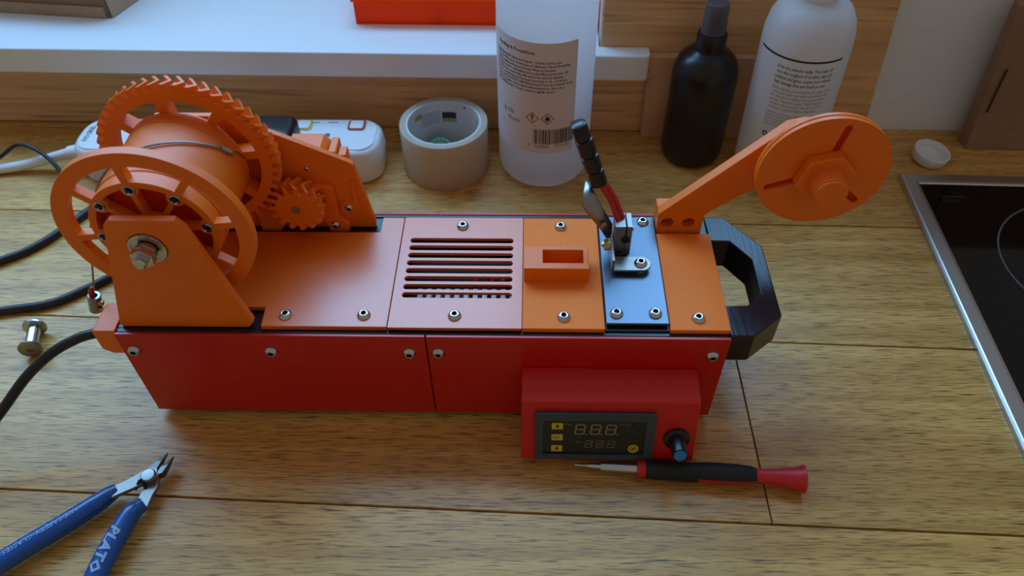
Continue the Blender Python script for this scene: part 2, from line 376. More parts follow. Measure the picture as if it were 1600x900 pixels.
# ---- spool axle frame
AX, AZ = -.2237, .1638
def trap(x0, x1, xt0, xt1, z0, z1, r=.004):
    P = [(x0, z0+.002), (x0+.002, z0), (x1-.004, z0), (x1, z0+.005), (xt1+.0015, z1-.006), (xt1-.003, z1), (xt0+.003, z1), (xt0-.001, z1-.004)]
    return P
MB().prism([trap(-.2676, -.1785, -.2424, -.1985, ZT, .1852), circ(.0112, 40, (AX, AZ))], .3205, .3255, 'y').build('spool_bracket', M_or, mc, bevel=.0007)
br = MB().lathe([(.0072, .3203), (.0072, .3196), (.0084, .3196), (.0084, .3203), (.0096, .3203), (.0096, .3194), (.0111, .3194), (.0111, .3255), (.0050, .3255), (.0050, .3203), (.0072, .3203)], 40, 'y', (AX, 0, AZ)).build('bearing', M_steel, mc, smooth=30)
MB().lathe([(.0050, .3205), (.0084, .3206), (.0084, .3216), (.0050, .3216)], 32, 'y', (AX, 0, AZ)).build('bearing_seal', M_copper, br)
axl = MB().lathe([(0, .3055), (.0028, .3055), (.0038, .3068), (.0038, .43), (0, .43)], 24, 'y', (AX, 0, AZ)).build('axle', M_steel, mc)
MB().prism([circ(.0072, 6, (AX, AZ), .4), circ(.0037, 20, (AX, AZ))], .3105, .3165, 'y').build('axle_nut', M_steel, axl, bevel=.0004)
MB().lathe([(.0038, .3166), (.0062, .3166), (.0062, .3192), (.0038, .3192)], 24, 'y', (AX, 0, AZ)).build('axle_washer', M_copper, axl)
# drum
RD = .0382
drum = MB()
drum.lathe([(RD, .345), (RD+.0002, .346), (RD+.0002, .3515), (RD-.0003, .3517), (RD-.0003, .3522), (RD, .3524), (RD, .3915), (RD-.0004, .3917), (RD-.0004, .3922), (RD, .3924), (RD, .402), (.012, .402), (.012, .362), (RD-.0040, .362), (RD-.0040, .345), (RD, .345)], 72, 'y', (AX, 0, AZ))
spool = drum.build('spool', M_or_tr, mc, smooth=40)
def polar(r, a): return (AX+r*cos(a), AZ+r*sin(a))
A0 = radians(6.7); SP = [A0+pi/4*i for i in range(8)]
def sector(r0, r1, a0, a1, hw, n=8):
    """window between two spokes, hw half spoke width"""
    out = []
    d0, d1 = hw/r0, hw/r1
    out += [polar(r1, a0+d1+(a1-a0-2*d1)*i/n) for i in range(n+1)]
    out += [polar(r0, a1-d0-(a1-a0-2*d0)*i/n) for i in range(n+1)]
    return out
wins = [sector(.0379, .0489, SP[i], SP[(i+1) % 8]+(2*pi if i == 7 else 0), .0023) for i in range(8)]
inner = [sector(.0115, .0335, SP[i], SP[(i+1) % 8]+(2*pi if i == 7 else 0), .0016) for i in range(8)]
# screw bosses narrow the inner windows at the rim
MB().prism([[polar(.0584, 2*pi*i/96) for i in range(96)]]+wins+inner, .3345, .3405, 'y').build('spool_ring', M_or, spool, bevel=.0005, seg=1)
MB().lathe([(RD-.0005, .3405), (RD-.0005, .3455), (RD-.0045, .3455), (RD-.0045, .3405)], 64, 'y', (AX, 0, AZ)).build('hub_rim', M_or, spool, smooth=40)
MB().lathe([(.0115, .3412), (.0338, .3420), (.0338, .3440), (.0115, .3440)], 64, 'y', (AX, 0, AZ)).build('hub_disc', M_or_glow, spool, smooth=40)
for a in SP:
    MB(Matrix.Translation((AX, 0, AZ)) @ Matrix.Rotation(-a, 4, 'Y')).box(.011, .0335, .3408, .3430, -.0014, .0014).build('hub_rib', M_or_glow, spool)
ms = MB().lathe([(0, .0003), (.0012, .0003), (.0030, .0010), (.0034, .0008), (.0036, 0), (0, 0)], 24)
ms0 = ms.build('screw', M_steel, spool, smooth=40)
cr = MB().box(-.0022, .0022, -.0006, .0006, 0, .0012).box(-.0006, .0006, -.0022, .0022, 0, .00121)
boss = MB().lathe([(0, 0), (.0052, 0), (.0052, .0036), (0, .0036)], 24)
b0 = None
for i, a in enumerate(SP):
    x, z = polar(.0328, a); Mx = Matrix.Translation((x, .3342, z)) @ RF
    if i == 0: adopt(ms0, spool, Mx)
    else: dup(ms0, spool, Mx)
    Mb = Matrix.Translation((x, .3380, z)) @ RF
    if b0 is None:
        b0 = boss.build('screw_boss', M_or, spool); adopt(b0, spool, Mb)
        c0 = cr.build('screw_slot', M_blkm, spool)
    else: dup(b0, spool, Mb)
    Mc = Matrix.Translation((x, .3341, z)) @ RF @ Matrix.Rotation(i*1.1, 4, 'Z')
    if i == 0: adopt(c0, spool, Mc)
    else: dup(c0, spool, Mc)
# big herringbone gear
def gear_ring(n, rr, ro, phase, y, cx, cz, w0=.62, w1=.30):
    out = []; p = 2*pi/n
    for k in range(n):
        a = phase+k*p
        for da, r in ((-w0/2*p, rr), (-w1/2*p, ro), (w1/2*p, ro), (w0/2*p, rr)): out.append((cx+r*cos(a+da), y, cz+r*sin(a+da)))
    return out
NG, NP = 48, 15
gy0, gy1 = .4025, .4125; gm = (gy0+gy1)/2
RG, RO = .0532, .0580
gear = MB(); dl = -.62*2*pi/NG
rings = [gear_ring(NG, RG, RO, ph, y, AX, AZ) for ph, y in ((0, gy0), (dl, gm), (0, gy1))]
gear.slices(rings, cap=False)
gw = [sector(.030, .0462, SP[i], SP[(i+1) % 8]+(2*pi if i == 7 else 0), .0030) for i in range(8)]
for y, ring in ((gy0, rings[0]), (gy1, rings[2])):
    loops = [[(p[0], p[2]) for p in ring]]+gw
    tr = tessellate_polygon([[Vector((p[0], p[1], 0)) for p in l] for l in loops])
    flat = [p for l in loops for p in l]
    gear.add([(p[0], y, p[1]) for p in flat], tr)
for l in gw:
    k = len(l); gear.add([(p[0], gy0, p[1]) for p in l]+[(p[0], gy1, p[1]) for p in l], [(i, (i+1) % k, k+(i+1) % k, k+i) for i in range(k)])
gear.build('large_gear', M_or, spool, smooth=25)
# pull wire around drum, ferrule, hanging clamp
wp = []
for i in range(25):
    t = i/24; a = radians(165-140*t); wp.append((AX+(RD+.0012+.004*sin(pi*t)*0)*cos(a), .350+.040*t**1.4, AZ+(RD+.0012)*sin(a)))
MB().tube(wp, .0007, 8).build('pull_wire', M_wire, spool)
fe = Vector(wp[-2]); 
MB().tube([fe+Vector((-.0022, -.0008, .0024)), fe+Vector((.0022, .0010, -.0022))], .0017, 10).build('wire_ferrule', M_al_dark, spool)
MB().tube(spline([fe+Vector((.001, 0, -.001)), fe+Vector((.004, .006, -.006)), fe+Vector((.004, .013, -.016))]), .0006, 8).build('wire_strand', M_wire, spool)
MB().tube(spline([fe+Vector((.001, 0, -.001)), fe+Vector((.0015, .005, -.012)), fe+Vector((-.003, .011, -.024))]), .0006, 8).build('wire_strand', M_wire, spool)
hw_ = spline([(AX-.034, .351, AZ+.018), (AX-.042, .348, AZ+.004), (-.2735, .3455, .1500), (-.2799, .345, .1322), (-.2894, .345, .1060), (-.2915, .345, .1000)])
MB().tube(hw_, .0006, 8).build('hanging_wire', M_wire, spool)
cx_, cy_, cz_ = -.2958, .345, .0880
MB().tube([(cx_+.0040, cy_, cz_+.0150), (cx_+.0015, cy_, cz_+.0100), (cx_, cy_, cz_+.004)], [.0012, .0021, .0019], 12).build('wire_tip', M_redwire, spool)
CM = Matrix.Translation((cx_, cy_, cz_)) @ Matrix.Rotation(radians(17), 4, 'Y')
clp = MB(CM).lathe([(0, -.0085), (.0038, -.0085), (.0043, -.008), (.0043, .0065), (.0038, .0070), (.0022, .0070), (.0022, .002), (0, .002)], 28).build('wire_clamp', M_steel_b, spool, smooth=40)
for dz in (.0030, -.0040):
    MB(CM).lathe([(0, 0), (.0019, 0), (.0021, .0006), (.0021, .0028), (.0012, .0028), (.0012, .0012), (0, .0012)], 16, 'x', (.0036, -.0024, dz)).build('clamp_screw', M_copper, spool)
# rear bracket + gearbox
MB().prism([[(-.1128, ZT), (-.1124, .0965), (-.1205, .1490), (-.1235, .1515), (-.165, .1725), (-.200, .1885), (-.245, .1885), (-.267, ZT)], circ(.011, 32, (AX, AZ))], .4175, .4220, 'y').build('rear_bracket', M_or, mc, bevel=.0006)
MB().lathe([(.0038, .4170), (.0108, .4170), (.0108, .4225), (.0038, .4225)], 32, 'y', (AX, 0, AZ)).build('bearing', M_steel, mc)
gb = MB().prism([[(-.196, ZT), (-.182, ZT), (-.176, .1005), (-.147, .1005), (-.1455, ZT), (-.1315, ZT), (-.1300, .0985), (-.1365, .1060), (-.1365, .1320), (-.1385, .1340), (-.196, .1340)]], .4125, .4176, 'y').build('gearbox_mount', M_or, mc, bevel=.0008)
MB().box(-.1250, -.1215, .4155, .4178, .110, .136).build('mount_rib', M_or, mc, bevel=.0006)
MB().lathe([(.0032, .4150), (.0056, .4150), (.0062, .4176), (0, .4176)], 20, 'y', (-.1290, 0, .1125)).build('screw_boss', M_or, mc)
for x, y, z, s in ((-.1407, .4122, .0985, .75), (-.1290, .4152, .1125, .7), (-.1530, .4172, .1460, .4), (-.1480, .4122, .1265, .6)):
    put_screw(Matrix.Translation((x, y, z)) @ RF, mc, s)
MB().prism([(-.166, .110), (-.1395, .110), (-.1395, .1525), (-.1435, .1570), (-.166, .1570)], .4222, .4425, 'y').build('motor_housing', M_or, mc, bevel=.0008)
MB().box(-.1378, -.1320, .4222, .4400, .148, .1565).build('clip_peg', M_or, mc, bevel=.0012)
MB().box(-.1318, -.1255, .4222, .4330, .1440, .1538).build('clip_peg', M_or, mc, bevel=.0012)
PX, PZ_ = -.1612, .1240; th = atan2(PZ_-AZ, PX-AX)
pin = MB(); py0, py1 = .3995, .4122; pm = (py0+py1)/2; dp = .62*2*pi/NP
# phase so that a gap of the pinion faces the gear along the centre line
ph0 = th+pi+pi/NP-(((AX*0)+0))
gphase = (th/(2*pi/NG)); frac = gphase-round(gphase)
ph0 = th+pi+pi/NP+frac*2*pi/NP
rr = [gear_ring(NP, .0142, .0190, ph, y, PX, PZ_, .64, .30) for ph, y in ((ph0, py0), (ph0+dp, pm), (ph0, py1))]
pin.slices(rr, cap=True)
pino = pin.build('small_gear', M_or, mc, smooth=25)
MB().lathe([(0, .3988), (.0030, .3988), (.0030, .3996), (0, .3996)], 20, 'y', (PX, 0, PZ_)).build('gear_shaft', M_al_dark, pino)
# ---- hot block with lever on the metal plate
lb = MB().prism([(.0562, .3652), (.0775, .3652), (.0805, .3662), (.0830, .3690), (.0838, .3720), (.0830, .3750), (.0805, .3778), (.0775, .3786), (.0562, .3786)], .1000, .1018).build('block_bracket', M_al_dark, mc, bevel=.0004)
MB().prism([(.0562, .1000), (.0580, .1000), (.0580, .1110), (.0562, .1110)], .3652, .3950, 'y').build('bracket_side', M_al_dark, lb, bevel=.0003)
MB().lathe([(0, .0968), (.0045, .0968), (.0045, .1000), (0, .1000)], 20, 'z', (.0766, .3718, 0)).build('standoff', M_steel, lb)
put_screw(Matrix.Translation((.0766, .3718, .1018)))
blk = MB().box(.0582, .0655, .3830, .3975, .0985, .1250).box(.0664, .0700, .3830, .3975, .0985, .1250).box(.0655, .0664, .3831, .3974, .0985, .1130).build('hot_block', M_al_dark, mc, bevel=.0003)
MB().lathe([(0, .3826), (.0016, .3826), (.0016, .3822), (.0030, .3822), (.0030, .3832), (0, .3832)], 20, 'y', (.0660, 0, .1135)).build('clamp_bolt', M_blkm, blk)
MB().lathe([(0, .3824), (.0014, .3824), (.0014, .3832), (0, .3832)], 16, 'y', (.0625, 0, .1018)).build('grub_screw', M_blkm, blk)
MB().cyl(.0016, .0699, .0720, 12, 'x', (0, .391, .1165)).build('block_screw', M_steel, blk)
nz = MB().lathe([(0, .0500), (.0014, .0500), (.0022, .0515), (.0040, .0518), (.0040, .0560), (0, .0560)], 6, 'x', (0, .3830, .1085)).build('nozzle', M_brass, blk, smooth=0)
# heater leads
for k, (a, b) in enumerate((((.0605, .3905, .1250), (.0455, .3985, .1520)), ((.0635, .3925, .1250), (.0480, .4000, .1520)))):
    MB().tube(spline([a, Vector(a).lerp(Vector(b), .5)+Vector((.001, 0, .001)), b], 6), .0021, 10).build('heater_lead', M_redwire, blk)
pA, pB = Vector((.0462, .3993, .1490)), Vector((.0297, .4005, .1965))
d_ = (pB-pA).normalized()
slv = MB().tube([pA.lerp(pB, t) for t in (0, .02, .235, .25, .265, .48, .495, .51, .735, .75, .765, .98, 1)], [.0050, .0060, .0060, .0048, .0059, .0059, .0046, .0057, .0057, .0045, .0055, .0053, .0036], 20).build('lead_sleeve', M_blk, blk)
# folded sheet-metal lever: two facets with a kink between them
LV = [(.0373, .400, .1505), (.0428, .400, .1453), (.0459, .390, .1424), (.0346, .388, .1390), (.0569, .391, .1207), (.0490, .389, .1172), (.0575, .3925, .1075), (.0540, .3900, .1075)]
lq = [(0, 1, 2, 3), (3, 2, 4, 5), (5, 4, 6, 7)]
lev = MB().add(LV, lq).build('lever_strip', M_steel_b, blk, smooth=20)
sf = lev.modifiers.new('thickness', 'SOLIDIFY'); sf.thickness = .0009; sf.offset = 0
MB(Matrix.Translation((.0510, .3885, .1230)) @ RF).lathe([(0, 0), (.0020, 0), (.0020, .0020), (.0014, .0026), (0, .0026)], 16).build('lever_rivet', M_al_dark, blk)
# ---- filament disc arm
arm = MB().prism([[(.0918, ZT), (.1242, ZT), (.1242, .1100), (.1285, .1150), (.1940, .1680), (.1950, .1780), (.1870, .1875), (.1760, .1885), (.1655, .1860), (.0918, .1115)], circ(.0044, 20, (.0990, .1030)), circ(.0044, 20, (.1140, .1030))], .4112, .4195, 'y').build('disc_arm', M_or, mc, bevel=.0008)
MB().prism([(.0918, ZT), (.1242, ZT), (.1242, .1090), (.1190, .1115), (.0918, .1115)], .4196, .4290, 'y').build('arm_foot', M_or, arm, bevel=.0008)
for x in (.0990, .1140):
    put_screw(Matrix.Translation((x, .4194, .1030)) @ RF, mc, .8)
DX, DZ = .1862, .1665
MB().cyl(.0110, .3965, .4215, 40, 'y', (DX, 0, DZ)).build('disc_axle', M_or, arm)
MB().cyl(.0412, .3935, .3965, 96, 'y', (DX, 0, DZ)).build('filament_disc', M_or, mc, bevel=.0005)
def slotloop(a, r0, r1, w, n=5):
    out = []
    for i in range(n+1):
        b = a-pi/2+pi*i/n; out.append((DX+r1*cos(a)+w*cos(b), DZ+r1*sin(a)+w*sin(b)))
    for i in range(n+1):
        b = a+pi/2+pi*i/n; out.append((DX+r0*cos(a)+w*cos(b), DZ+r0*sin(a)+w*sin(b)))
    return out
fd = MB().prism([circ(.0413, 96, (DX, DZ))]+[slotloop(radians(q), .0185, .0345, .0025) for q in (80, 200, 320)], .3895, .3922, 'y').build('filament_disc', M_or, mc)
MB().cyl(.0395, .3921, .3936, 64, 'y', (DX, 0, DZ)).build('disc_gap', M_or_glow, fd)
MB().prism(circ(.0192, 6, (DX, DZ), .25), .3810, .3894, 'y').build('hex_nut', M_or, mc, bevel=.0012)
th_ = [(0, .3680)]
th_ += [(.0092, .3680), (.0100, .3686), (.0100, .3692), (.0090, .3698)]
y = .3700
while y < .381: th_ += [(.0090, y), (.0107, y+.0010), (.0107, y+.0014), (.0090, y+.0024)]; y += .0025
th_ += [(.0095, .3895), (0, .3895)]
MB().lathe(th_, 48, 'y', (DX, 0, DZ)).build('threaded_stud', M_or, mc, smooth=25)
# ---- controller box with tilted face
tv = Vector((0, .013, .0486)).normalized(); nv = Vector((0, -.0486, .013)).normalized(); P0 = Vector((0, .2752, .0076))
FM = Matrix(((1, 0, 0, 0), (0, tv.y, nv.y, P0.y), (0, tv.z, nv.z, P0.z), (0, 0, 0, 1)))   # (x, t, n) on the face
bx_ = MB().prism([(.3133, .0040), (.2780, .0040), (.2752, .0076), (.2884, .0564), (.2896, .0574), (.3133, .0612)], -.0040, .1134, 'x').build('control_box', M_redp, mc, bevel=.0007)
dsp = MB(FM).prism([rrect(.0052, .0850, .0026, .0432, .0018), [(.0106, .0070), (.0106, .0370), (.0788, .0370), (.0788, .0070)]], 0, .0030).build('display_frame', M_disp, bx_, bevel=.0006)
MB(FM).box(.0106, .0788, .0070, .0370, 0, .0018).build('display_face', M_dispb, bx_)
def put(u, v): return FM @ Vector((u, v, .00192))
for i in range(3):
    m = MB(); seven(m, .0312+.0103*i, .0243, .0070, .0092, .0010, put)
    m.add([put(.0389+.0103*i, .0240), put(.0399+.0103*i, .0240), put(.0399+.0103*i, .0250), put(.0389+.0103*i, .0250)], [(0, 1, 2, 3)])
    m.build('digit', M_seg, bx_, smooth=0)
    m = MB(); seven(m, .0386+.0076*i, .0126, .0050, .0064, .0007, put); m.build('small_digit', M_seg2, bx_, smooth=0)
for y0 in (.0290, .0190, .0090):
    MB(FM).prism([(.0163, y0), (.0238, y0), (.0238, y0+.0054), (.0163, y0+.0054)], .0018, .0021).build('key', M_yel, bx_)
def ink(s, size, x, y, m_, parent, name='lettering', n=.00195, bold=0., sx=1., align='LEFT', M=FM):
    v, f = text2d(s, size, align, bold, sx)
    mb = MB(M); mb.add([(p[0]+x, p[1]+y, n) for p in v], f); return mb.build(name, m_, parent, smooth=0)
def arrow(x, y, s, d):
    return [(x-s*.35, y-d*s), (x+s*.35, y-d*s), (x+s*.35, y), (x+s, y), (x, y+d*s), (x-s, y), (x-s*.35, y)]
for yy, d in ((.0317, 1), (.0117, -1)):
    MB(FM).prism(arrow(.02005, yy, .0016, d), .0021, .00216).build('arrow_mark', M_ink, bx_)
ink('SET', .0030, .0173, .0207, M_ink_grey, bx_, n=.00216, bold=.02)
ink('PV', .0029, .0248, .0322, M_ink_grey, bx_, bold=.03, sx=1.35); ink('SV', .0028, .0322, .0166, M_ink_grey, bx_, bold=.03, sx=1.35); ink('OUT', .0029, .0612, .0322, M_ink_grey, bx_, bold=.03, sx=1.2)
MB(FM).lathe([(0, .0018), (.0009, .0018), (.0009, .0022), (0, .0022)], 12, 'z', (.0705, .0333, 0)).build('indicator', M_blkm, bx_)
MB(FM).prism([circ(.0036, 28, (.0718, .0120)), circ(.0024, 28, (.0718, .0120))], .0018, .0021).build('power_key', M_yel, bx_)
MB(FM).prism([circ(.0018, 24, (.0718, .0120)), circ(.0010, 24, (.0718, .0120))], .0018, .0021).build('power_mark', M_yel, bx_)
kb = MB(FM).lathe([(0, .0001), (.0086, .0001), (.0088, .0006), (.0086, .0020), (.0066, .0028), (.0058, .0030), (.0052, .0158), (.0048, .0166), (0, .0166)], 40, 'z', (.1003, .0205, 0)).build('dial_knob', M_blk, bx_)
MB(FM).lathe([(0, .0166), (.0041, .0166), (.0041, .0171), (0, .0173)], 28, 'z', (.1003, .0205, 0)).build('knob_cap', M_blue, bx_)
MB(FM).box(.1000, .1006, .0150, .0156, .0060, .0164).build('knob_line', M_ink_white, bx_)
# power lead leaving the end cap
MB().tube(spline([(-.2800, .3230, .0830), (-.2880, .3215, .0830), (-.3003, .3182, .0810), (-.3179, .3112, .0740), (-.3374, .3012, .0600), (-.3578, .2861, .0400), (-.3800, .2640, .0220), (-.4200, .2300, .0110), (-.4800, .1950, .0070), (-.60, .16, .0045), (-.80, .14, .0045)]), .0035, 12).build('power_lead', M_cable, mc)

# ------------------------------------------------------------------ loose objects on the worktop
# packing tape roll
tr_ = thing('tape_roll', 'roll of clear packing tape standing on end beside the power strip', 'tape roll', (-.0815, .6085, 0))
TM = Matrix.Translation((-.0815, .6085, 0))
MB(TM).lathe([(.0358, 0), (.0415, 0), (.0418, .0006), (.0418, .0494), (.0415, .05), (.0358, .05), (.0358, 0)], 72).build('tape_winding', M_tape, tr_, smooth=40)
MB(TM).lathe([(.0340, .0002), (.0357, .0002), (.0357, .0499), (.0340, .0499), (.0340, .0002)], 72).build('card_core', M_core, tr_, smooth=40)
def wrap(mb, v, f, R, a0, z0, inside=False, c=(0, 0)):
    """wrap 2-D points on a cylinder: u along the circumference, v up; a0 = angle of u=0 (from -y, to the right positive outside)"""
    out = []
    for u, w in v:
        a = a0+u/R*(1 if not inside else 1)
        out.append((c[0]+R*sin(a), c[1]+(-R*cos(a) if not inside else R*cos(a)), z0+w))
    mb.add(out, f)
def grid_rect(u0, u1, v0, v1, n=12):
    v = []; f = []
    for i in range(n+1):
        u = u0+(u1-u0)*i/n; v += [(u, v0), (u, v1)]
    for i in range(n): f.append((2*i, 2*i+2, 2*i+3, 2*i+1))
    return v, f
RI = .03385
for u0, u1, v0, v1, m_ in ((-.005, .009, .031, .038, M_navy), (-.005, .009, .0265, .031, M_gold), (-.036, -.026, .0375, .0425, M_gold)):
    mb = MB(TM); v, f = grid_rect(u0, u1, v0, v1); wrap(mb, v, f, RI, 0, 0, True); mb.build('core_print', m_, tr_, smooth=0)
mb = MB(TM)
for i in range(6):
    v, f = grid_rect(-.028, -.007, .0385-.0024*i, .0391-.0024*i); wrap(mb, v, f, RI, 0, 0, True)
mb.build('core_print_lines', M_ink_grey, tr_, smooth=0)
for u, w in ((.018, .045), (.036, .038)):
    mb = MB(TM); v, f = grid_rect(u, u+.002, w, w+.0022, 3); wrap(mb, v, f, RI, 0, 0, True); mb.build('core_mark', M_ink, tr_, smooth=0)
# round teal sticker standing inside the roll
SM = Matrix.Translation((-.0880, .6050, .0012)) @ Matrix.Rotation(radians(38), 4, 'X')
stk = thing('sticker_disc', 'round teal sticker with yellow-green print leaning inside the clear tape roll', 'sticker', (-.0880, .6050, .0012))
MB(SM).lathe([(0, 0), (.0150, 0), (.0150, .0005), (0, .0005)], 40, 'z', (0, .0150, 0)).build('disc', M_teal, stk)
for a0_, a1_, r_ in ((30, 150, .0105), (40, 140, .0060)):
    pr = MB(SM)
    for k in range(6):
        t0 = radians(a0_+(a1_-a0_)*k/6+3); t1 = radians(a0_+(a1_-a0_)*(k+1)/6-3)
        pr.add([(q_*cos(t_), .0150+q_*sin(t_), .0006) for q_, t_ in ((r_, t0), (r_+.0026, t0), (r_+.0026, t1), (r_, t1))], [(0, 1, 2, 3)])
    pr.build('sticker_print', M_yg, stk, smooth=0)

# big translucent bottle with label
ib = thing('solvent_bottle', 'tall frosted one-litre bottle with cream hazard label and barcode', 'bottle', (.0145, .612, 0))
IM = Matrix.Translation((.0140, .612, 0)); RB = .0432
MB(IM).lathe([(0, .002), (.030, .002), (.034, 0), (.039, .0015), (.042, .006), (RB, .014), (RB, .188), (.0415, .198), (.036, .207), (.026, .214), (.016, .218), (.0135, .221), (.0135, .226), (0, .226)], 72).build('bottle_body', M_frost, ib, smooth=45)
MB(IM).lathe([(0, .222), (.0165, .222), (.0170, .223), (.0170, .243), (.0160, .245), (0, .245)], 48).build('bottle_cap', M_white, ib, smooth=40)
lbm = MB(IM); RL = RB+.0002
AL0, AL1 = radians(-112), radians(36)
v = []; f = []
n = 40
for i in range(n+1):
    a = AL0+(AL1-AL0)*i/n
    for z in (.0440, .1540): v.append((RL*sin(a), -RL*cos(a), z))
for i in range(n): f.append((2*i, 2*i+2, 2*i+3, 2*i+1))
lbm.add(v, f); lab = lbm.build('bottle_label', M_label, ib, smooth=60)
def ctext(s, size, u, z, m_, align='LEFT', bold=0., sx=1., R=RL+.00012, name='lettering', par=None, M=IM):
    v, f = text2d(s, size, align, bold, sx); mb = MB(M); wrap(mb, [(p[0]+u, p[1]) for p in v], f, R, 0, z); return mb.build(name, m_, par, smooth=0)
U0 = -.0500
ctext('Handling & Precautions', .0042, U0, .1432, M_ink, bold=.02, par=lab)
LN = ['Highly flammable liquid and vapour. Causes serious eye', 'irritation. May cause drowsiness or dizziness. Avoid breathing', 'dust/fume/gas/mist/vapours/spray. Wear protective', 'gloves/protective clothing/eye protection/face protection. IF', 'IN EYES: Rinse cautiously with water for several minutes.', 'Remove contact lenses, if present and easy to do. Continue', 'rinsing. Call a POISON CENTRE/doctor if you feel unwell. If eye', 'irritation persists: Get medical advice/attention. Store in a', 'well-ventilated place. Keep container tightly closed.']
for i, s in enumerate(LN): ctext(s, .0034, U0-.003, .1352-.00345*i, M_ink, bold=.012, sx=.86, par=lab)
# hazard diamonds, barcode
def cshape(loops, m_, name, dz=.00012, par=lab):
    mb = MB(IM)
    tr = tessellate_polygon([[Vector((p[0], p[1], 0)) for p in l] for l in loops]); flat = [p for l in loops for p in l]
    wrap(mb, flat, tr, RL+dz, 0, 0); return mb.build(name, m_, par, smooth=0)
for u in (-.0120, .0016):
    z = .0815; d = .0062; e_ = .0050
    cshape([[(u-d, z), (u, z-d), (u+d, z), (u, z+d)], [(u-e_, z), (u, z-e_), (u+e_, z), (u, z+e_)]], M_ink_red, 'hazard_frame')
cshape([[(-.0126, .0797), (-.0114, .0797), (-.0111, .0852), (-.0129, .0852)]], M_ink, 'exclamation_mark'); cshape([circ(.0007, 10, (-.0120, .0784))], M_ink, 'exclamation_dot')
cshape([[(-.0002, .0796), (.0034, .0796), (.0038, .0815), (.0030, .0835), (.0024, .0826), (.0016, .0852), (.0004, .0830), (-.0006, .0818)]], M_ink, 'flame_mark')
cshape([[(-.0004, .0784), (.0036, .0784), (.0036, .0790), (-.0004, .0790)]], M_ink, 'flame_base')
random.seed(3); u = -.0110
bc = MB(IM)
while u < .0250:
    w = random.choice((.0004, .0004, .0008, .0012)); 
    lo_z = .0542
    v, f = grid_rect(u, u+w, lo_z, .0700, 1); wrap(bc, v, f, RL+.00012, 0, 0); u += w+random.choice((.0004, .0005, .0008))
bc.build('barcode', M_ink, lab, smooth=0)
ctext('5', .0046, -.0160, .0512, M_ink, par=lab); ctext('060542', .0046, -.0098, .0502, M_ink, par=lab, sx=1.0); ctext('701100', .0046, .0090, .0502, M_ink, par=lab)
ctext('1L e', .0042, .0225, .0722, M_ink_grey, par=lab, bold=.01)
cshape([[(-.0105, .0727), (.0010, .0727), (.0010, .0735), (-.0105, .0735)]], M_ink_grey, 'small_print')
ctext('bolt', .0080, -.0430, .0800, M_ink_blue, par=lab); ctext('chem', .0070, -.0390, .0730, M_ink_red, par=lab)
for i in range(3): cshape([[(-.0440, .0684-.0042*i), (-.0240, .0684-.0042*i), (-.0240, .0692-.0042*i), (-.0440, .0692-.0042*i)]], M_ink_grey, 'small_print')

# black spray bottle
sb = thing('spray_bottle', 'black spray bottle with clear nozzle cover in front of the wood offcut', 'bottle', (.160, .6270, 0))
BM = Matrix.Translation((.1600, .6270, 0))
MB(BM).lathe([(0, .001), (.022, 0), (.027, .003), (.0295, .010), (.0297, .090), (.0290, .098), (.0255, .107), (.0190, .113), (.0135, .1155), (.0128, .1165), (.0128, .120), (0, .120)], 56).build('bottle_body', M_spray, sb, smooth=50)
MB(BM).lathe([(0, .1165), (.0131, .1165), (.0131, .1310), (.0122, .1325), (0, .1325)], 40).build('collar', M_spray, sb, smooth=40)
MB(BM).lathe([(0, .1320), (.0065, .1320), (.0065, .1440), (.0050, .1460), (.0050, .1540), (0, .1545)], 28).build('spray_head', M_blk, sb, smooth=40)
MB(BM).lathe([(.0108, .1326), (.0104, .1550), (.0096, .1590), (.0088, .1598), (0, .1600), (0, .1594), (.0085, .1592), (.0098, .1550), (.0102, .1326), (.0108, .1326)], 40).build('nozzle_cover', M_clear, sb, smooth=40)

# white bottle with printed text
wb = thing('remover_bottle', 'white rounded-shoulder bottle with black line and printed text by the wall', 'bottle', (.236, .6030, 0))
VM = Matrix.Translation((.2365, .6030, 0)) @ Matrix.Rotation(radians(-1.0), 4, 'Y'); RW = .0372
MB(VM).lathe([(0, .002), (.028, .0), (.033, .002), (.0362, .007), (RW, .014), (RW, .140), (.0366, .150), (.0345, .160), (.0300, .1690), (.0235, .1745), (.0150, .1765), (.0150, .1770), (.0138, .1772), (.0138, .1860), (0, .1862)], 64).build('bottle_body', M_wbot, wb, smooth=50)
MB(VM).lathe([(0, .179), (.0155, .179), (.0160, .180), (.0160, .198), (.0152, .2), (0, .2)], 40).build('bottle_cap', M_white, wb, smooth=40)
mb = MB(VM); v, f = grid_rect(-.0545, .0235, -.0009, .0009, 30); wrap(mb, v, f, RW+.0002, 0, .1385); mb.build('printed_band', M_ink, wb, smooth=0)
TT = ['A bit of a miracle really. This nails off', 'even the toughest of acrylics, nips, gel', 'polishes and glues. Leave your natural', 'nails damage free and fresh as ever.']
for i, s in enumerate(TT): ctext(s, .0043, -.0310, .1290-.0047*i, M_ink, bold=.012, R=RW+.0002, par=wb, M=VM, sx=.72)
T2 = ['Before starting, protect your work surface. Soak', 'cotton pads, place over each nail and wrap with', 'foil. Leave for ten minutes then gently remove', 'and wipe. Repeat as needed. Wash hands and', 'moisturise. Avoid contact with fabrics, floors,', 'varnished or painted surfaces. Flammable.']
for i, s in enumerate(T2): ctext(s, .0036, -.0310, .1095-.0038*i, M_ink_grey, R=RW+.0002, par=wb, M=VM, sx=.70)
T3 = ['Ingredients: acetone, water, fragrance, glycerin, limonene', 'Keep out of reach of children. Keep away from heat', 'sparks and open flame. Use in a ventilated area', 'Avoid contact with eyes. If in eyes rinse with water', 'Dispose of contents safely. Made in the UK']
for i, s in enumerate(T3): ctext(s, .0029, -.0310, .0855-.0031*i, M_ink_grey, R=RW+.0002, par=wb, M=VM, sx=.72)
